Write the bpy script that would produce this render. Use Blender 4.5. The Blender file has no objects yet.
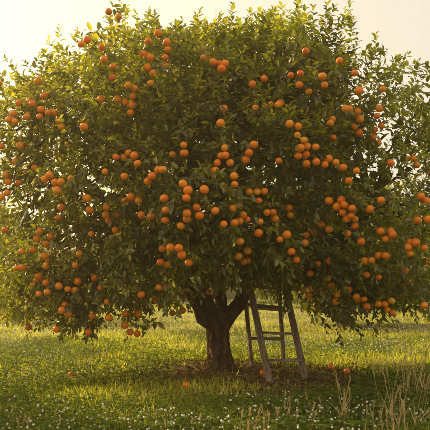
import bpy, bmesh, math, os, numpy as np
from mathutils import Vector, Matrix
from mathutils.kdtree import KDTree
rng=np.random.default_rng(7)
scene=bpy.context.scene
SUN_EL=math.radians(27); SUN_AZ=math.radians(-58)   # azimuth measured from +Y toward +X
# ---------------------------------------------------------------- camera
F=657.0; CAMP=np.array([0,-8.0,1.0]); A=math.atan(75/F)
cd=bpy.data.cameras.new("camera"); cam=bpy.data.objects.new("camera",cd); scene.collection.objects.link(cam)
cd.lens=F/430*36; cd.sensor_width=36; cd.clip_end=5000; cd.clip_start=0.05
cam.location=CAMP; cam.rotation_euler=(math.pi/2+A,0,0); scene.camera=cam
cd.dof.use_dof=True; cd.dof.focus_distance=6.8; cd.dof.aperture_fstop=3.6
def ray(px,py):
    u=(px-215)/F; v=(215-py)/F
    d=np.array([u, math.cos(A)-v*math.sin(A), math.sin(A)+v*math.cos(A)])
    return d
def at_depth(px,py,y):
    d=ray(px,py); return CAMP+d*((y-CAMP[1])/d[1])
def on_ground(px,py):
    d=ray(px,py); return CAMP+d*(-CAMP[2]/d[2])
# ---------------------------------------------------------------- helpers
def link(o,parent=None):
    scene.collection.objects.link(o)
    if parent: o.parent=parent
    return o
def empty(name):
    e=bpy.data.objects.new(name,None); scene.collection.objects.link(e); return e
def mesh_obj(name,V,Fc,mat,parent=None,cols=None,smooth=False):
    me=bpy.data.meshes.new(name)
    n=len(V); m,k=Fc.shape
    me.vertices.add(n); me.vertices.foreach_set("co",np.ascontiguousarray(V,dtype=np.float32).ravel())
    me.loops.add(m*k); me.loops.foreach_set("vertex_index",Fc.astype(np.int32).ravel())
    me.polygons.add(m)
    me.polygons.foreach_set("loop_start",np.arange(0,m*k,k,dtype=np.int32))
    me.polygons.foreach_set("use_smooth",np.full(m,smooth,dtype=bool))
    if cols:
        for an,arr in cols.items():
            a=me.attributes.new(an,'FLOAT_COLOR','FACE')
            c4=np.ones((m,4),np.float32); c4[:,:3]=arr; a.data.foreach_set("color",c4.ravel())
    me.update(calc_edges=True); me.validate()
    me.materials.append(mat)
    o=bpy.data.objects.new(name,me); link(o,parent); return o
def norm(a): return a/np.maximum(np.linalg.norm(a,axis=-1,keepdims=True),1e-9)
def snoise(P,freq,seed):
    r=np.random.default_rng(seed); out=np.zeros(len(P))
    for i in range(7):
        w=r.normal(size=3); w/=np.linalg.norm(w); w*=freq*r.uniform(.6,1.5)
        out+=np.sin(P@w+r.uniform(0,6.28))
    return out/2.6
TV=np.array([[0,0,0],[.3,.42,.10],[.3,0,0],[.3,-.42,.10],[.7,.36,.03],[.7,0,-.05],[.7,-.36,.03],[1,0,-.14]])
TF=np.array([[0,2,1],[0,3,2],[1,5,4],[1,2,5],[2,6,5],[2,3,6],[4,5,7],[5,6,7]])
PAL={}
def palette(name,stops,tg,tc): PAL[name]=(np.array([s[0] for s in stops]),np.array([s[1] for s in stops]),tg,np.array(tc))
palette("leaf",[(0,(.040,.060,.007)),(.45,(.078,.100,.010)),(.85,(.175,.178,.016)),(1,(.30,.22,.03))],4.6,(1,.84,.22))
palette("grass",[(0,(.06,.10,.015)),(.5,(.14,.17,.022)),(.85,(.24,.23,.035)),(1,(.44,.34,.13))],3.0,(1,.88,.28))
palette("clover",[(0,(.05,.09,.018)),(.6,(.095,.145,.025)),(1,(.17,.20,.03))],3.0,(1,.93,.4))
palette("dry",[(0,(.45,.32,.14)),(1,(.62,.48,.25))],1.1,(1,.9,.7))
palette("litter",[(0,(.10,.055,.02)),(.6,(.2,.12,.04)),(1,(.3,.22,.07))],1.4,(1,.9,.6))
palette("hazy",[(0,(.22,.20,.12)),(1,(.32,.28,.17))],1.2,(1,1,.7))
def leaves(name,P,D,N,L,W,rnd,tone,kind,parent=None,TV=TV,TF=TF,smooth=True):
    D=norm(D); S=norm(np.cross(N,D)); N2=np.cross(D,S)
    L=L[:,None,None]; W=W[:,None,None]
    V=P[:,None,:]+D[:,None,:]*TV[None,:,0:1]*L+S[:,None,:]*TV[None,:,1:2]*W+N2[:,None,:]*TV[None,:,2:3]*L
    n=len(P); k=len(TV)
    Fc=(TF[None]+(np.arange(n)*k)[:,None,None]).reshape(-1,3)
    m=len(TF); xs_,cs,tg,tc=PAL[kind]
    col=np.stack([np.interp(rnd,xs_,cs[:,i]) for i in range(3)],1)*tone[:,None]
    tcol=np.minimum(col*tg*tc,.75)
    return mesh_obj(name,V.reshape(-1,3),Fc,MAT[kind],parent,{"col":np.repeat(col,m,0),"tcol":np.repeat(tcol,m,0)},smooth)
class Tubes:
    def __init__(s): s.V=[];s.F=[];s.n=0
    def add(s,pts,rad,seg=8,wob=0,cap=True):
        pts=np.asarray(pts,float); rad=np.asarray(rad,float)
        T=np.gradient(pts,axis=0); T=norm(T)
        up=np.array([0.31,0.95,0.05]) if abs(T[0][2])>.5 else np.array([0,0,1.])
        for i,(p,r,t) in enumerate(zip(pts,rad,T)):
            a=np.cross(t,up); a/=np.linalg.norm(a)+1e-9; b=np.cross(t,a)
            ang=np.linspace(0,2*math.pi,seg,endpoint=False); tw=i*(.35 if len(pts)<20 else .06)
            rr=r*(1+wob*(np.sin(3*ang+tw)*.5+np.sin(5*ang+tw*.6+1)*.35+(np.abs(np.sin(7*ang-tw*.5))-.6)*.35+rng.normal(size=seg)*.12))
            s.V.append(p+np.cos(ang)[:,None]*a*rr[:,None]+np.sin(ang)[:,None]*b*rr[:,None])
        for i in range(len(pts)-1):
            for j in range(seg):
                j2=(j+1)%seg; o=s.n+i*seg
                s.F.append((o+j,o+j2,o+seg+j2,o+seg+j))
        s.n+=len(pts)*seg
    def obj(s,name,mat,parent=None,smooth=True):
        return mesh_obj(name,np.concatenate(s.V),np.array(s.F),mat,parent,None,smooth)
def curve(p0,p1,bend,n=10,jit=0.0):
    t=np.linspace(0,1,n)[:,None]; p0=np.array(p0,float);p1=np.array(p1,float)
    P=p0*(1-t)+p1*t+np.array(bend)*4*t*(1-t)*.5
    if jit: P[1:-1]+=rng.normal(size=(n-2,3))*jit
    return P
# ---------------------------------------------------------------- materials
def newmat(name):
    m=bpy.data.materials.new(name); m.use_nodes=True; nt=m.node_tree
    for n in list(nt.nodes): nt.nodes.remove(n)
    out=nt.nodes.new("ShaderNodeOutputMaterial"); return m,nt,out
def ramp(nt,stops):
    r=nt.nodes.new("ShaderNodeValToRGB"); e=r.color_ramp.elements
    while len(e)<len(stops): e.new(.5)
    for i,(p,c) in enumerate(stops): e[i].position=p; e[i].color=(*c,1)
    return r
def foliage_mat(name,mix,rough=.35,gl=.06):
    m,nt,out=newmat(name); L=nt.links
    a=nt.nodes.new("ShaderNodeAttribute"); a.attribute_name="col"
    d=nt.nodes.new("ShaderNodeBsdfDiffuse"); L.new(a.outputs["Color"],d.inputs[0])
    last=d
    if mix:
        b=nt.nodes.new("ShaderNodeAttribute"); b.attribute_name="tcol"
        t=nt.nodes.new("ShaderNodeBsdfTranslucent"); L.new(b.outputs["Color"],t.inputs[0])
        ms=nt.nodes.new("ShaderNodeMixShader"); ms.inputs[0].default_value=mix
        L.new(d.outputs[0],ms.inputs[1]); L.new(t.outputs[0],ms.inputs[2]); last=ms
    if gl:
        g=nt.nodes.new("ShaderNodeBsdfGlossy"); g.inputs["Roughness"].default_value=rough; g.inputs[0].default_value=(1,.92,.70,1)
        m2=nt.nodes.new("ShaderNodeMixShader"); m2.inputs[0].default_value=gl
        L.new(last.outputs[0],m2.inputs[1]); L.new(g.outputs[0],m2.inputs[2]); last=m2
    L.new(last.outputs[0],out.inputs[0])
    return m
MAT={"leaf":foliage_mat("citrus_leaf",.46,.28,.06),"grass":foliage_mat("grass_blade",.48,.4,0),"clover":foliage_mat("clover_leaf",.38,.4,0),
"dry":foliage_mat("dry_stalk",.35,.4,0),"litter":foliage_mat("leaf_litter",0,.4,0),"hazy":foliage_mat("hazy_foliage",0,.4,0)}
def bark_mat(name,c1,c2,scale=14,zs=.25,dist=.03):
    m,nt,out=newmat(name); L=nt.links
    tc=nt.nodes.new("ShaderNodeTexCoord"); mp=nt.nodes.new("ShaderNodeMapping"); mp.inputs["Scale"].default_value=(1,1,zs)
    L.new(tc.outputs["Object"],mp.inputs[0])
    n=nt.nodes.new("ShaderNodeTexNoise"); n.inputs["Scale"].default_value=scale; n.inputs["Detail"].default_value=6; n.inputs["Roughness"].default_value=.75; L.new(mp.outputs[0],n.inputs[0])
    r=ramp(nt,[(.40,c1),(.60,c2)]); L.new(n.outputs[0],r.inputs[0])
    p=nt.nodes.new("ShaderNodeBsdfDiffuse")
    L.new(r.outputs[0],p.inputs[0])
    bp=nt.nodes.new("ShaderNodeBump"); bp.inputs["Strength"].default_value=1; bp.inputs["Distance"].default_value=dist
    L.new(n.outputs[0],bp.inputs["Height"]); L.new(bp.outputs[0],p.inputs["Normal"]); L.new(p.outputs[0],out.inputs[0]); return m
m_bark=bark_mat("bark",(.065,.036,.018),(.38,.24,.14),28,.3,.10)
m_wood=bark_mat("weathered_wood",(.18,.115,.085),(.50,.37,.28),40,.12)
m,nt,out=newmat("orange_peel"); L=nt.links; m_orange=m
a=nt.nodes.new("ShaderNodeAttribute"); a.attribute_name="col"
p=nt.nodes.new("ShaderNodeBsdfPrincipled"); L.new(a.outputs["Color"],p.inputs["Base Color"]); p.inputs["Roughness"].default_value=.34; p.inputs["Specular IOR Level"].default_value=.4
tc=nt.nodes.new("ShaderNodeTexCoord"); n=nt.nodes.new("ShaderNodeTexNoise"); n.inputs["Scale"].default_value=400; n.inputs["Detail"].default_value=1; L.new(tc.outputs["Object"],n.inputs[0])
bp=nt.nodes.new("ShaderNodeBump"); bp.inputs["Strength"].default_value=.35; bp.inputs["Distance"].default_value=.002; L.new(n.outputs[0],bp.inputs["Height"]); L.new(bp.outputs[0],p.inputs["Normal"])
L.new(p.outputs[0],out.inputs[0])
m,nt,out=newmat("clover_petal"); m_petal=m
p=nt.nodes.new("ShaderNodeBsdfDiffuse"); p.inputs[0].default_value=(.78,.72,.64,1)
nt.links.new(p.outputs[0],out.inputs[0])
# ground
m,nt,out=newmat("meadow_soil"); m_ground=m; L=nt.links
tc=nt.nodes.new("ShaderNodeTexCoord")
n1=nt.nodes.new("ShaderNodeTexNoise"); n1.inputs["Scale"].default_value=1.3; n1.inputs["Detail"].default_value=6; n1.inputs["Roughness"].default_value=.7; L.new(tc.outputs["Object"],n1.inputs[0])
rg=ramp(nt,[(.3,(.045,.06,.018)),(.55,(.095,.11,.03)),(.75,(.18,.16,.06))]); L.new(n1.outputs[0],rg.inputs[0])
n2=nt.nodes.new("ShaderNodeTexNoise"); n2.inputs["Scale"].default_value=18; n2.inputs["Detail"].default_value=4; L.new(tc.outputs["Object"],n2.inputs[0])
rs=ramp(nt,[(.3,(.09,.05,.028)),(.7,(.27,.17,.10))]); L.new(n2.outputs[0],rs.inputs[0])
vs=nt.nodes.new("ShaderNodeVectorMath"); vs.operation='DISTANCE'; L.new(tc.outputs["Object"],vs.inputs[0]); vs.inputs[1].default_value=(.35,-.1,0)
ad=nt.nodes.new("ShaderNodeMath"); ad.operation='MULTIPLY_ADD'; L.new(n1.outputs[0],ad.inputs[0]); ad.inputs[1].default_value=1.6; L.new(vs.outputs["Value"],ad.inputs[2])
mr=nt.nodes.new("ShaderNodeMapRange"); mr.inputs[1].default_value=1.7; mr.inputs[2].default_value=2.5; L.new(ad.outputs[0],mr.inputs[0])
mx=nt.nodes.new("ShaderNodeMix"); mx.data_type='RGBA'; L.new(mr.outputs[0],mx.inputs[0]); L.new(rs.outputs[0],mx.inputs[6]); L.new(rg.outputs[0],mx.inputs[7])
p=nt.nodes.new("ShaderNodeBsdfDiffuse"); L.new(mx.outputs[2],p.inputs[0])
L.new(p.outputs[0],out.inputs[0])
# ---------------------------------------------------------------- ground sheet
def gz(x,y):
    return .03*np.sin(x*.9+1)*np.cos(y*.7)+.015*np.sin(x*2.3+y*1.7)
xs=np.concatenate([-np.geomspace(1500,14,14),np.linspace(-12,12,81),np.geomspace(14,1500,14)])
ys=np.concatenate([[-600,-100,-30,-15],np.linspace(-10,24,100),np.geomspace(27,2500,16)])
X,Y=np.meshgrid(xs,ys); Z=gz(X,Y)*np.clip(1-np.hypot(X,Y)/60,0,1)
V=np.stack([X,Y,Z],-1).reshape(-1,3); nx=len(xs); ny=len(ys)
I=(np.arange(ny-1)[:,None]*nx+np.arange(nx-1)[None]).ravel()
mesh_obj("ground",V,np.stack([I,I+1,I+nx+1,I+nx],1),m_ground,smooth=True)
# ---------------------------------------------------------------- orange tree crown field
C=np.array([0.02,0.2,2.35])
def Rdir(n):
    a,b=3.0,2.2
    p=np.where(n[:,2]>0,2.05,2.3)
    az=n[:,0]/np.maximum(np.hypot(n[:,0],n[:,1]),1e-6)
    cd=1.60-.42*np.exp(-((az-.15)/.42)**2)+.10*np.clip(-az,0,1)
    c=np.where(n[:,2]>0,1.60,cd)
    R=(np.abs(n[:,0]/a)**p+np.abs(n[:,1]/b)**p+np.abs(n[:,2]/c)**p)**(-1/p)
    lob=np.abs(snoise(n,5.5,11)); lob2=np.abs(snoise(n,11,12))
    crest=.05*np.exp(-((n[:,0]+.42)/.2)**2)+.05*np.exp(-((n[:,0]-.40)/.14)**2)
    R=R*(.87+.17*np.minimum(lob,1.3)+.12*np.minimum(lob2,1.2)+.03*snoise(n,22,13)+crest*np.clip(n[:,2]*2,0,1))
    return R
def Fld(P):
    d=P-C; r=np.linalg.norm(d,axis=1); return r/Rdir(d/np.maximum(r,1e-6)[:,None])
OR=[(85,40),(109,12),(107,58),(147,43),(165,48),(165,57),(146,66),(166,66),(152,60),(205,60),(213,65),(220,62),(112,78),(130,85),(133,94),(117,99),(125,103),(35,81),(33,98),(46,97),(20,103),(33,107),(27,115),(13,112),(50,115),(57,120),(83,126),(117,155),(126,155),(133,155),(20,145),(14,160),(52,177),(57,182),(55,190),(46,178),(59,208),(90,200),(20,183),(8,175),(3,195),(106,170),(148,178),(155,172),(160,173),(174,154),(187,187),(130,195),(126,203),(143,212),(150,213),(117,212),(108,213),(91,233),(50,237),(35,247),(37,232),(5,230),(20,265),(48,258),(75,263),(101,283),(42,280),(35,283),(47,284),(40,291),(48,292),(30,300),(28,330),(57,329),(65,309),(75,290),(68,288),(94,315),(88,330),(125,324),(131,332),(137,333),(142,294),(157,298),(173,293),(183,308),(213,287),(160,262),(166,265),(175,250),(180,252),(187,258),(165,208),(182,225),(196,210),(187,214),
(225,109),(224,148),(234,177),(252,144),(248,151),(245,160),(218,170),(219,163),(222,223),(233,203),(247,220),(257,222),(258,232),(250,195),(257,192),(265,215),(276,216),(289,212),(300,225),(283,240),(305,237),(292,250),(240,255),(243,260),(310,275),(313,290),(318,291),(303,290),(295,268),(329,276),(328,285),
(270,104),(277,105),(266,78),(292,75),(298,84),(310,92),(325,88),(340,63),(305,50),(355,112),(358,121),(350,110),(345,110),(379,112),(379,130),(378,146),(330,122),(335,138),(293,121),(301,146),(315,146),(309,148),(303,155),(308,163),(279,161),(317,160),(350,180),(357,172),(345,205),(341,204),(355,218),(347,215),(330,230),(345,235),(370,210),(352,208),(416,160),(408,158),(423,195),(428,200),(421,220),(385,240),(378,257),(392,232),(385,256),(415,243),(410,248),(424,248),(427,260),(398,280),(403,290),(398,295),(420,300),(412,298),(425,305),(370,262),(335,300),(355,295),(360,300),(365,308),(385,308),(390,312),(405,270)]
B0=list(OR)
OR+=[(x+rng.normal()*18,min(y+rng.normal()*13,315)) for (x,y) in B0[::2]]
OR+=[(x+rng.normal()*8,min(y+rng.normal()*8,315)) for (x,y) in B0[1::3]]
oc=[]
for (px,py) in OR:
    d=ray(px,py); t=np.linspace(4.2,9.5,260); P=CAMP+d*t[:,None]; f=Fld(P)
    hit=np.where(f<1.04+(.06 if py>230 else .02))[0]
    if len(hit): q=P[hit[0]]
    else:
        k=np.argmin(f); q=P[k] if f[k]<1.15 else (at_depth(px,py,-1.7) if py>200 else C+(P[k]-C)/f[k]*.97)
    oc.append(q)
oc=np.array(oc); oc+=rng.normal(size=oc.shape)*.016
nb=150
n=norm(rng.normal(size=(nb*4,3))); n=n[(n[:,1]>-.2)][:nb]
oc2=C+n*(Rdir(n)*rng.uniform(.9,1.04,len(n)))[:,None]; oc2=oc2[oc2[:,2]>.7]
OC=np.concatenate([oc,oc2])
for it in range(10):
    for i in range(len(OC)):
        dd=OC[i]-OC; r=np.linalg.norm(dd,axis=1); k=(r<.077)&(r>1e-5)
        if k.any(): OC[i]+=(dd[k]/r[k][:,None]*(.078-r[k])[:,None]*.5).sum(0)
# ---------------------------------------------------------------- tree wood
tree=empty("orange_tree")
tb=Tubes()
tz=np.array([-.06,.02,.09,.2,.36,.5,.62,.78]); tx=np.array([.08,.08,.075,.065,.045,.04,.045,.03]); tr=np.array([.30,.225,.175,.145,.135,.138,.15,.11])
zz=np.linspace(-.06,.78,34); tpts=np.stack([np.interp(zz,tz,tx),np.full(34,.2),zz],1)
tb.add(tpts,np.interp(zz,tz,tr),56,.15)
limbs=[]
def limb(p0,p1,bend,r0,r1,n=12,seg=10):
    P=curve(p0,p1,bend,n,.02); limbs.append(P); tb.add(P,np.linspace(r0,r1,n),seg,.1); return P
F0=np.array([.045,.2,.55])
limb(F0+[.03,0,-.02],(.85,-.1,2.6),(.22,-.1,-.2),.10,.045)
limb(F0+[-.03,0,.0],(-.9,.1,2.5),(-.2,0,-.25),.095,.045)
limb(F0+[0,.03,0],(.1,1.2,2.7),(0,.3,-.2),.085,.04)
limb(F0+[-.02,-.02,.05],(-.45,-.9,2.7),(-.1,-.3,-.3),.075,.035)
limb((.3,.1,1.25),(2.0,.1,2.2),(.2,0,-.1),.06,.03)
limb((-.4,.2,1.3),(-2.2,.0,2.6),(-.2,0,-.15),.065,.03)
limb((.45,0,1.7),(1.4,-.6,3.5),(.1,-.1,-.1),.05,.025)
limb((-.6,.15,1.9),(-1.4,-.9,3.3),(-.1,-.1,-.1),.05,.025)
limb((.1,.2,1.3),(.1,.1,3.6),(.15,0,0),.06,.02)
limb((-.9,.1,2.4),(-2.0,-1.1,3.0),(-.1,-.1,.15),.045,.02)
AL=np.concatenate(limbs)
tg=norm(rng.normal(size=(230,3))); tg=tg[tg[:,2]>-.75]
for d in tg:
    q=C+d*Rdir(d[None])[0]*rng.uniform(.78,.95)
    if q[2]<.9: q[2]=.95
    k=np.argmin(np.linalg.norm(AL-q,axis=1)+rng.uniform(0,.5,len(AL))+np.where(AL[:,2]<.9,5,0))
    P=curve(AL[k],q,(0,0,-.12+rng.uniform(-.1,.3)),9,.022); tb.add(P,np.linspace(.026,.006,9),6,.05)
# ---------------------------------------------------------------- shoots with leaves
NS=11500
n=norm(rng.normal(size=(NS*3,3)))
keep=(rng.random(len(n))<np.where(n[:,1]<.35,1,.5))
n=n[keep][:NS]
u=rng.random(len(n)); fac=np.where(u<.80,rng.uniform(.86,1.03,len(n)),rng.uniform(.5,.88,len(n)))
P=C+n*(Rdir(n)*fac)[:,None]
clump=snoise(P,4.2,31)+.6*snoise(P,9,32)
k=(clump>-.2)|(rng.random(len(P))<.10)|(fac<.8)
hr=np.hypot((P[:,0]-C[0])/2.9,(P[:,1]-C[1])/2.25)
k&=~((P[:,2]<1.25)&(hr<.5))
k&=P[:,2]>.6
P=P[k]; n=n[k]; fac=fac[k]
el=n[:,2]
D=norm(n*np.array([1,1,.6])*.8+np.stack([0*el,0*el,np.where(el>-.1,.75,-.25)],1)+rng.normal(size=P.shape)*.45)
SL=rng.uniform(.16,.32,len(P))
ns=300; n2=norm(np.stack([rng.uniform(-1,1,ns),rng.uniform(-.9,.6,ns),rng.uniform(.5,1,ns)],1))
n2=n2[(snoise(n2,6,77)>-.3)]; ns=len(n2)
P2=C+n2*(Rdir(n2)*.96)[:,None]; D2=norm(np.stack([rng.normal(size=ns)*.22+n2[:,0]*.3,rng.normal(size=ns)*.18,np.ones(ns)],1)); SL2=rng.uniform(.22,.55,ns)
P3=np.array([at_depth(x,y,-.1) for x,y in [(298,40),(301,43),(296,26),(345,46),(350,50),(352,44),(346,32),(112,40),(125,38),(150,38),(190,44),(262,54),(270,45),(376,70),(60,60),(20,104),(318,50)]])
D3=norm(np.stack([rng.normal(size=len(P3))*.1,rng.normal(size=len(P3))*.1,np.ones(len(P3))],1)); SL3=rng.uniform(.42,.6,len(P3))
nk=520; a_=rng.uniform(-math.pi,0,nk); rr_=rng.uniform(.72,.98,nk)
sx=2.75*rr_*np.cos(a_)
P5=np.stack([C[0]+sx,C[1]+2.1*rr_*np.sin(a_),1.06+.12*np.sin(a_*5)+.14*np.exp(-((sx-.1)/.9)**2)+.1*(sx>.8)+rng.uniform(-.18,.2,nk)],1)
P5=P5[~((P5[:,0]>-.3)&(P5[:,0]<1.0))]
D5=norm(np.stack([np.zeros(len(P5)),-.2+np.zeros(len(P5)),-.8+np.zeros(len(P5))],1)+rng.normal(size=P5.shape)*.4); SL5=rng.uniform(.12,.28,len(P5))
oo=norm(C-OC)
P4=np.repeat(OC+oo*.1,3,axis=0)+norm(rng.normal(size=(len(OC)*3,3)))*.07+[0,0,.07]
D4=norm(norm(P4-C)*.4+rng.normal(size=P4.shape)*.7); SL4=rng.uniform(.12,.2,len(P4))
PP=np.concatenate([P,P2,P3,P4,P5]); DD=np.concatenate([D,D2,D3,D4,D5]); SS=np.concatenate([SL,SL2,SL3,SL4,SL5])
FF_=np.concatenate([fac,np.ones(len(P2)+len(P3)),np.full(len(P4),.93),np.full(len(P5),.93)])
cnt=np.clip((SS*38).astype(int),5,20)
idx=np.repeat(np.arange(len(PP)),cnt)
start=np.concatenate([[0],np.cumsum(cnt)[:-1]]); loc=np.arange(len(idx))-np.repeat(start,cnt)
t=(loc+.6)/cnt[idx]
ax=DD[idx]; e1=norm(np.cross(ax,np.array([.3,.2,.93]))); e2=np.cross(ax,e1)
ph=loc*2.4+rng.uniform(0,6.28,len(PP))[idx]+rng.normal(size=len(idx))*.3
rad=np.cos(ph)[:,None]*e1+np.sin(ph)[:,None]*e2
bend=np.array([0,0,-1.])*(t**2*SS[idx]*.18)[:,None]
LP=PP[idx]+ax*(t*SS[idx])[:,None]+bend
LD=norm(ax*(.35+.6*t)[:,None]+rad*(.95-.35*t)[:,None]+np.array([0,0,-.22])+rng.normal(size=rad.shape)*.15)
up=norm(np.array([-.1,-.1,.9])+ax*.5+rng.normal(size=rad.shape)*.45)
LL=rng.uniform(.056,.105,len(idx))*(1-.3*(t>.85)); LW=LL*rng.uniform(.44,.58,len(idx))
age_shade=np.clip((FF_[idx]-.84)/.16,0,1)  # inner shoots older and darker, with crown shade painted into the leaf tone
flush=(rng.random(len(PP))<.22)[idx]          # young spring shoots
tone=np.clip((.68+.42*age_shade)*(1+.22*snoise(LP,3.5,41)+rng.normal(size=len(idx))*.12),.4,1.6)
rnd=np.clip(rng.normal(.34,.2,len(idx))+.2*(t>.75)+.33*flush,0,1); rnd=np.where(rng.random(len(idx))<.008,1,np.minimum(rnd,.93))
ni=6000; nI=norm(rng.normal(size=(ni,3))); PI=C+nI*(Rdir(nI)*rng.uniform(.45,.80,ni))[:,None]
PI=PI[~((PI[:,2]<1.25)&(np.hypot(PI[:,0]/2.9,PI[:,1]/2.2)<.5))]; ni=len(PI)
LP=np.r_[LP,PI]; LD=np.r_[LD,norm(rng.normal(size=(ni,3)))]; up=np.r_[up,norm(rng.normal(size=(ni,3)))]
li=rng.uniform(.13,.17,ni); LL=np.r_[LL,li]; LW=np.r_[LW,li*.7]; rnd=np.r_[rnd,rng.random(ni)*.4]; tone=np.r_[tone,np.full(ni,.5)]  # interior leaves get a dark tone: shade of the crown gaps put into colour
outw=norm(norm(OC-C)*[1,1,.5]+np.array([0,-1.0,0])); KP=np.concatenate([OC]+[OC+outw*q for q in(.07,.14,.21,.28)])
kd=KDTree(len(KP))
for i,q in enumerate(KP): kd.insert(q,i)
kd.balance()
mid=LP+LD*(LL*.5)[:,None]
ok=np.ones(len(LP),bool)
g=np.floor(KP/0.1).astype(int); gs=set()
for c in g:
    for dx in(-1,0,1):
        for dy in(-1,0,1):
            for dz in(-1,0,1): gs.add((c[0]+dx,c[1]+dy,c[2]+dz))
gm=np.floor(mid/0.1).astype(int)
for i,c in enumerate(gm):
    if (c[0],c[1],c[2]) in gs and kd.find(mid[i])[2]<.058: ok[i]=False
s=ok
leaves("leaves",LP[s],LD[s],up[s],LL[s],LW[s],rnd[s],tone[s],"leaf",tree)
print("LEAVES",s.sum())
TS=np.array([[0,.5,0],[0,-.5,0],[1,0,-.18]])
q=rng.random(len(PP))<.5
leaves("twigs",PP[q],DD[q],rng.normal(size=PP[q].shape),SS[q],np.full(q.sum(),.006),np.full(q.sum(),.5),np.full(q.sum(),.8),"leaf",tree,TS,np.array([[0,1,2]]))
tb.obj("trunk_and_branches",m_bark,tree)
# fruit
bm=bmesh.new(); bmesh.ops.create_icosphere(bm,subdivisions=3,radius=1)
SV=np.array([v.co[:] for v in bm.verts]); SF=np.array([[v.index for v in f.verts] for f in bm.faces]); bm.free()
OS=np.array([0,.6,.985,1]); OCc=np.array([(.92,.20,.002),(.96,.27,.003),(.96,.33,.006),(.88,.42,.03)])
def fruit(name,Cn,Rn,parent=None):
    ax=norm(rng.normal(size=(len(Cn),3))*.35+[0,0,1]); 
    S=SV.copy(); zc=S[:,2]; S=S*(1-.06*np.exp(-((zc-1)/.12)**2)-.03*np.exp(-((zc+1)/.1)**2))[:,None]
    V=[]
    for c,r,a in zip(Cn,Rn,ax):
        e=np.cross(a,[1,.2,0]); e/=np.linalg.norm(e); f=np.cross(a,e)
        V.append(c+r*(S[:,0:1]*e+S[:,1:2]*f+S[:,2:3]*a*rng.uniform(.9,1.0)))
    Fc=(SF[None]+(np.arange(len(Cn))*len(SV))[:,None,None]).reshape(-1,3)
    rn=rng.random(len(Cn)); col=np.stack([np.interp(rn,OS,OCc[:,i]) for i in range(3)],1)
    return mesh_obj(name,np.concatenate(V),Fc,m_orange,parent,{"col":np.repeat(col,len(SF),0)},True)
fruit("oranges",OC,rng.uniform(.032,.041,len(OC)),tree)
for (px,py) in [(186,391),(347,377),(71,379),(263,380),(331,372)]:
    q=on_ground(px,py); q[2]=gz(q[0],q[1])+.045
    o=fruit("fallen_orange",np.array([[0,0,0.]]),np.array([.038])); o.location=q
# ---------------------------------------------------------------- neighbouring orchard trees
def bg_tree_data(seed,nl=15000):
    r=np.random.default_rng(seed)
    n=norm(r.normal(size=(nl,3))); a=np.array([2.3,2.3,1.9])
    R=(np.abs(n/a)**2.4).sum(1)**(-1/2.4)*(1+.09*snoise(n,5,seed)+.06*snoise(n,10,seed+1))
    P=np.array([0,0,2.3])+n*(R*r.uniform(.65,1.03,nl))[:,None]
    k=((snoise(P,4,seed+2)>-.5)|(r.random(nl)<.3))&(P[:,2]>.5); P=P[k]; n=n[k]
    return P,norm(n+r.normal(size=n.shape)*.8),norm(r.normal(size=n.shape)*.6+[0,0,1]),r.uniform(.13,.2,len(P)),r.random(len(P))*.9,np.clip(1+.2*snoise(P,3,seed+3),.5,1.5)
P,D,N,Lh,rn,tn=bg_tree_data(100)
TV4=np.array([[0,0,0],[.5,.5,.08],[.5,-.5,.08],[1,0,-.1]]); TF4=np.array([[0,2,1],[1,2,3]])
crown0=leaves("crown",P,D,N,Lh,Lh*.6,rn,tn,"leaf",None,TV4,TF4)
t0=Tubes()
t0.add([[0,0,-.1],[0,0,.3],[.05,0,.8],[.0,0,1.4]],[.24,.18,.14,.1],12,.08)
for i in range(7):
    a_=i*.9; t0.add(curve([0,0,.2+.07*i],[1.6*math.cos(a_),1.6*math.sin(a_),2.3],[0,0,-.2],8,.03),np.linspace(.08,.03,8),8,.05)
wood0=t0.obj("wood",m_bark)
no=norm(rng.normal(size=(150,3))); oo=np.array([0,0,2.4])+no*np.array([2.25,2.25,1.65])
fr0=fruit("fruit",oo[oo[:,2]>.9],np.full((oo[:,2]>.9).sum(),.045))
e0=empty("orange_tree") 
for o in(crown0,wood0,fr0): o.parent=e0
def place(e,x,y,s,rot): e.location=(x,y,0); e.scale=(s,s,s); e.rotation_euler=(0,0,rot)
q=on_ground(345,326); place(e0,q[0],q[1],.95,.3)
for (x,y,s,rt) in [(9.5,15,1.05,2),(-9.0,14.5,1.0,1.1),(-13,22,1.0,2.2),(1.2,30,1.0,.4),(8.5,30,1.05,2.9),(14,27,1,1.9),(-7,36,1.0,.9),(-14,38,1.1,3.9),(20,38,1.1,.2),(5,46,1.1,1.4),(-2.5,48,1.1,5.1),(-8.2,-.6,1.0,1.0)]:
    e=empty("orange_tree")
    for src in(crown0,wood0,fr0): 
        c=bpy.data.objects.new(src.name.split('.')[0],src.data); link(c,e)
    place(e,x,y,s,rt)
nd=20000; xx=rng.uniform(-130,130,nd); hh=(5+2.5*np.sin(xx*.11)+1.5*np.sin(xx*.31+2))*np.sqrt(rng.random(nd))
P=np.stack([xx,rng.uniform(88,104,nd),hh],1)
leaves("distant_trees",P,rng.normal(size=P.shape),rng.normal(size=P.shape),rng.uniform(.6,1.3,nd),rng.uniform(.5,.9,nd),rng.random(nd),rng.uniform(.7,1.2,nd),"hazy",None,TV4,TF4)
m,nt,out=newmat("hazy_hill"); p=nt.nodes.new("ShaderNodeBsdfDiffuse"); nz=nt.nodes.new("ShaderNodeTexNoise"); nz.inputs["Scale"].default_value=.03; nz.inputs["Detail"].default_value=8
tc=nt.nodes.new("ShaderNodeTexCoord"); nt.links.new(tc.outputs["Object"],nz.inputs[0]); rr=ramp(nt,[(.3,(.3,.29,.2)),(.7,(.42,.38,.27))]); nt.links.new(nz.outputs[0],rr.inputs[0]); nt.links.new(rr.outputs[0],p.inputs[0]); nt.links.new(p.outputs[0],out.inputs[0])
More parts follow.
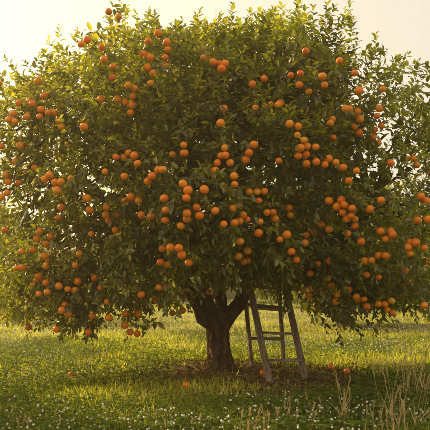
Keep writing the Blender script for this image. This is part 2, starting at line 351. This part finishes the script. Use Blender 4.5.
hx=np.linspace(-1400,1400,120); hy=np.linspace(900,1700,24); X,Y=np.meshgrid(hx,hy)
prof=np.exp(-((Y-1300)/220)**2); Hh=prof*(95+120*np.exp(-((X+700)/330)**2)+25*np.sin(X*.008)+10*np.sin(X*.03+Y*.01))-3
V=np.stack([X,Y,Hh],-1).reshape(-1,3); I=(np.arange(23)[:,None]*120+np.arange(119)[None]).ravel()
mesh_obj("hill",V,np.stack([I,I+1,I+121,I+120],1),m,smooth=True)
# ---------------------------------------------------------------- grass
def scatter(nn,d0,d1):
    d=d0*(d1/d0)**rng.random(nn)
    x=rng.uniform(-1,1,nn)*(d*.40+1.6); y=d-8
    return x,y,d
GB=np.array([[0,.5,0],[0,-.5,0],[.4,.42,.03],[.4,-.42,.03],[.75,.28,-.06],[.75,-.28,-.06],[1,0,-.22]])
GF=np.array([[0,1,3],[0,3,2],[2,3,5],[2,5,4],[4,5,6]])
def soilmask(x,y):
    P=np.stack([x,y,0*x],1); d=np.hypot(x-.35,(y+.1)*1.0)+.35*snoise(P,3,61)
    return np.clip((d-.85)/.9,0.06,1)
x,y,d=scatter(130000,3.4,45)
k=rng.random(len(x))<soilmask(x,y); x,y,d=x[k],y[k],d[k]
Pn=np.stack([x,y,0*x],1); pat=snoise(Pn,1.6,51)+.5*snoise(Pn,5,52)
H=rng.uniform(.03,.09,len(x))*(1+.35*pat.clip(-1,1.5))*(1+.015*d)
P=np.stack([x,y,gz(x,y)*np.clip(1-np.hypot(x,y)/60,0,1)-.005],1)
lean=rng.normal(size=(len(x),3))*[.5,.5,0]+[0,0,1]
far=np.clip((d-11)/8,0,1)
leaves("grass",P,lean,norm(rng.normal(size=P.shape)*[1,1,.1]),H,.005+.0016*d**.9*rng.uniform(.5,1,len(x)),np.where(rng.random(len(x))<.05+.45*far,1,np.clip(.55+.2*pat+rng.normal(size=len(x))*.2,0,.95)),np.clip(1.1+.2*pat,.6,1.6),"grass",TV=GB,TF=GF)
x,y,d=scatter(44000,3.4,13)
k=(rng.random(len(x))<soilmask(x,y)*.95)&(snoise(np.stack([x,y,0*x],1),2.2,71)>-.6); x,y,d=x[k],y[k],d[k]
hz=rng.uniform(.02,.095,len(x)); base=np.stack([x,y,gz(x,y)+hz],1)
az=rng.uniform(0,6.28,len(x)); PL=[];DL=[]
for j in range(3):
    a_=az+j*2.094; DL.append(np.stack([np.cos(a_),np.sin(a_),rng.uniform(-.15,.35,len(x))],1)); PL.append(base)
PL=np.concatenate(PL);DL=np.concatenate(DL); sz=np.tile(rng.uniform(.014,.028,len(x)),3)*(1+.03*np.tile(d,3))
leaves("clover",PL,DL,norm(rng.normal(size=PL.shape)*.3+[0,0,1]),sz,sz*1.15,rng.random(len(PL)),np.tile(rng.uniform(.8,1.3,len(x)),3),"clover",TV=TV4,TF=TF4)
bm=bmesh.new(); bmesh.ops.create_icosphere(bm,subdivisions=1,radius=1); FV=np.array([v.co[:] for v in bm.verts]); FF=np.array([[v.index for v in f.verts] for f in bm.faces]); bm.free()
x1,y1,d1=scatter(5600,3.4,9.2); k=(snoise(np.stack([x1,y1,0*x1],1),2.6,81)-.35*x1>0)&(soilmask(x1,y1)>.7); x1,y1,d1=x1[k],y1[k],d1[k]
x2,y2,d2=scatter(12000,9.8,34); k=snoise(np.stack([x2,y2,0*x2],1),1.0,82)>-.7; x2,y2,d2=x2[k],y2[k],d2[k]
x=np.r_[x1,x2];y=np.r_[y1,y2];d=np.r_[d1,d2]
hz=rng.uniform(.04,.11,len(x)); rs=rng.uniform(.0035,.0085,len(x))*(1+.045*d)
c=np.stack([x,y,gz(x,y)+hz],1)
V=c[:,None,:]+FV[None]*rs[:,None,None]*rng.uniform(.6,1.25,(len(x),len(FV),1))
mesh_obj("clover_flowers",V.reshape(-1,3),(FF[None]+(np.arange(len(x))*len(FV))[:,None,None]).reshape(-1,3),m_petal)
b=c.copy(); b[:,2]-=hz
leaves("clover_stems",b,c-b+1e-4,rng.normal(size=b.shape),hz,np.full(len(b),.003),rng.random(len(b)),np.ones(len(b)),"clover",TV=TS,TF=np.array([[0,1,2]]))
nl=2600; an=rng.uniform(0,6.28,nl); rr_=1.7*np.sqrt(rng.random(nl)); x=.3+rr_*np.cos(an)*1.15; y=0+rr_*np.sin(an)
P=np.stack([x,y,gz(x,y)+.008],1)
leaves("fallen_leaves",P,rng.normal(size=P.shape)*[1,1,.15],norm(rng.normal(size=P.shape)*.25+[0,0,1]),rng.uniform(.04,.08,nl),rng.uniform(.02,.04,nl),rng.random(nl),rng.uniform(.7,1.3,nl),"litter")
st=[]
def clumpst(px,py,nn,h,sp):
    q=on_ground(px,py)
    for i in range(nn): st.append((q[0]+rng.normal()*sp,q[1]+rng.normal()*sp*1.6,h*rng.uniform(.55,1.1)))
clumpst(345,424,7,.42,.04); clumpst(405,428,14,.5,.12); clumpst(425,405,14,.55,.14); clumpst(288,428,9,.2,.08); clumpst(262,436,8,.2,.1); clumpst(375,436,8,.28,.12);clumpst(400,385,8,.4,.15);clumpst(310,415,5,.2,.1);clumpst(20,436,6,.15,.12);clumpst(180,436,6,.15,.15)
for i in range(110):
    x=rng.uniform(-6,6); y=rng.uniform(1.5,9); st.append((x,y,rng.uniform(.15,.35)))
P=[];D=[];L_=[];W=[];P2=[];D2=[];L2=[]
for (x,y,h) in st:
    ln=np.array([rng.normal()*.2+.05,rng.normal()*.15,1]); ln/=np.linalg.norm(ln)
    p0=np.array([x,y,gz(x,y)]); P.append(p0);D.append(ln);L_.append(h);W.append(.0042)
    for kx in range(12):
        tt=.72+.27*kx/12; pt=p0+ln*h*tt
        dv=ln+rng.normal(size=3)*.35; P2.append(pt);D2.append(dv);L2.append(.022)
    for kx in range(2):
        P.append(p0+ln*h*rng.uniform(.05,.4)); D.append(norm(ln+rng.normal(size=3)*[.5,.5,.1])); L_.append(h*.4); W.append(.006)
P=np.array(P+P2);D=np.array(D+D2);L_=np.array(L_+L2);W=np.array(W+[.006]*len(P2))
GB2=GB.copy(); GB2[:,2]*=.15
leaves("dry_grass",P,D,np.tile([.2,-1.,.05],(len(P),1))+rng.normal(size=P.shape)*.3,L_,W,rng.random(len(P)),np.ones(len(P)),"dry",TV=GB2,TF=GF)
# ---------------------------------------------------------------- ladder
lad=empty("wooden_ladder")
def beam(name,p0,p1,w,t,side):
    p0=np.array(p0,float);p1=np.array(p1,float); ax=p1-p0; ln=np.linalg.norm(ax); ax/=ln
    s=np.array(side,float); s-=ax*(s@ax); s/=np.linalg.norm(s); nn=np.cross(ax,s)
    bm=bmesh.new(); bmesh.ops.create_cube(bm,size=1)
    for v in bm.verts: v.co=Vector((v.co.x*w,v.co.y*t,v.co.z*ln))
    bmesh.ops.bevel(bm,geom=bm.edges[:],offset=.004,segments=2,affect='EDGES')
    me=bpy.data.meshes.new(name); bm.to_mesh(me); bm.free(); me.materials.append(m_wood)
    o=bpy.data.objects.new(name,me); link(o,lad)
    M=Matrix(((s[0],nn[0],ax[0],(p0+p1)[0]/2),(s[1],nn[1],ax[1],(p0+p1)[1]/2),(s[2],nn[2],ax[2],(p0+p1)[2]/2),(0,0,0,1)))
    o.matrix_world=M
FLb=on_ground(270,385); FRb=on_ground(306,382)
FLt=at_depth(245,262,-.25); FRt=at_depth(281,268,-.1)
side=FRb-FLb
beam("front_rail_1",FLb,FLt,.048,.07,side); beam("front_rail_2",FRb,FRt,.048,.07,side)
for i,tt in enumerate([.18,.40,.60,.79,.97]):
    a_=FLb+(FLt-FLb)*tt; b_=FRb+(FRt-FRb)*tt; dd=(b_-a_)/np.linalg.norm(b_-a_)
    beam("step_%d"%(i+1),a_+dd*.026,b_-dd*.026,.085,.028,np.cross(dd,[0,0,1]))
RLb=on_ground(252,369); RRb=on_ground(284,367)
bk=np.array([-.03,.075,0])
beam("rear_leg_1",RLb,FLt+bk,.04,.045,side); beam("rear_leg_2",RRb,FRt+bk,.04,.045,side)
for i,tt in enumerate([.3,.62]):
    a_=RLb+(FLt+bk-RLb)*tt; b_=RRb+(FRt+bk-RRb)*tt; dd=(b_-a_)/np.linalg.norm(b_-a_)
    beam("rear_brace_%d"%(i+1),a_+dd*.021,b_-dd*.021,.02,.04,np.cross(dd,[0,0,1]))
# ---------------------------------------------------------------- light
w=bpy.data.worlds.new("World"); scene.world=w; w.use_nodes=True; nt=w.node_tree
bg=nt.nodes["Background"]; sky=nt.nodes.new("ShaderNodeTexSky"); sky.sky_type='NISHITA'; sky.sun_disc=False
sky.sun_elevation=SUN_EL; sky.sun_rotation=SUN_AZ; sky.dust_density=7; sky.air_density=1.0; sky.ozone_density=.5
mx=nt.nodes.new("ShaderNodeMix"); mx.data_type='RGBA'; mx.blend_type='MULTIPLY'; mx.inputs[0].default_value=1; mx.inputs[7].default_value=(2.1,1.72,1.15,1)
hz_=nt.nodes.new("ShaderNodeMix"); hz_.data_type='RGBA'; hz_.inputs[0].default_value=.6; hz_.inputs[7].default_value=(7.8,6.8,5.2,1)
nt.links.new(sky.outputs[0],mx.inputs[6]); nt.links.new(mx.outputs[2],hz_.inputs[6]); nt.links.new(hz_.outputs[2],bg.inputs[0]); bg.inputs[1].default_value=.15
sd=bpy.data.lights.new("sun",'SUN'); sd.energy=5; sd.angle=math.radians(.5); sd.color=(1,.77,.42)
so=bpy.data.objects.new("sun",sd); scene.collection.objects.link(so)
sv=Vector((math.sin(SUN_AZ)*math.cos(SUN_EL),math.cos(SUN_AZ)*math.cos(SUN_EL),math.sin(SUN_EL)))
so.rotation_euler=sv.to_track_quat('Z','Y').to_euler()
# thin sunlit mist lying in the orchard
m,nt,out=newmat("mist"); v=nt.nodes.new("ShaderNodeVolumeScatter"); v.inputs["Color"].default_value=(1,.86,.58,1); v.inputs["Density"].default_value=.0045; v.inputs["Anisotropy"].default_value=.6
nt.links.new(v.outputs[0],out.inputs["Volume"])
bm=bmesh.new(); bmesh.ops.create_cube(bm,size=1)
for q in bm.verts: q.co=Vector((q.co.x*160,q.co.y*200+70,q.co.z*10+4.5))
me=bpy.data.meshes.new("mist"); bm.to_mesh(me); bm.free(); me.materials.append(m); link(bpy.data.objects.new("mist",me))
scene.view_settings.view_transform='Standard'; scene.view_settings.look='None'; scene.view_settings.exposure=0
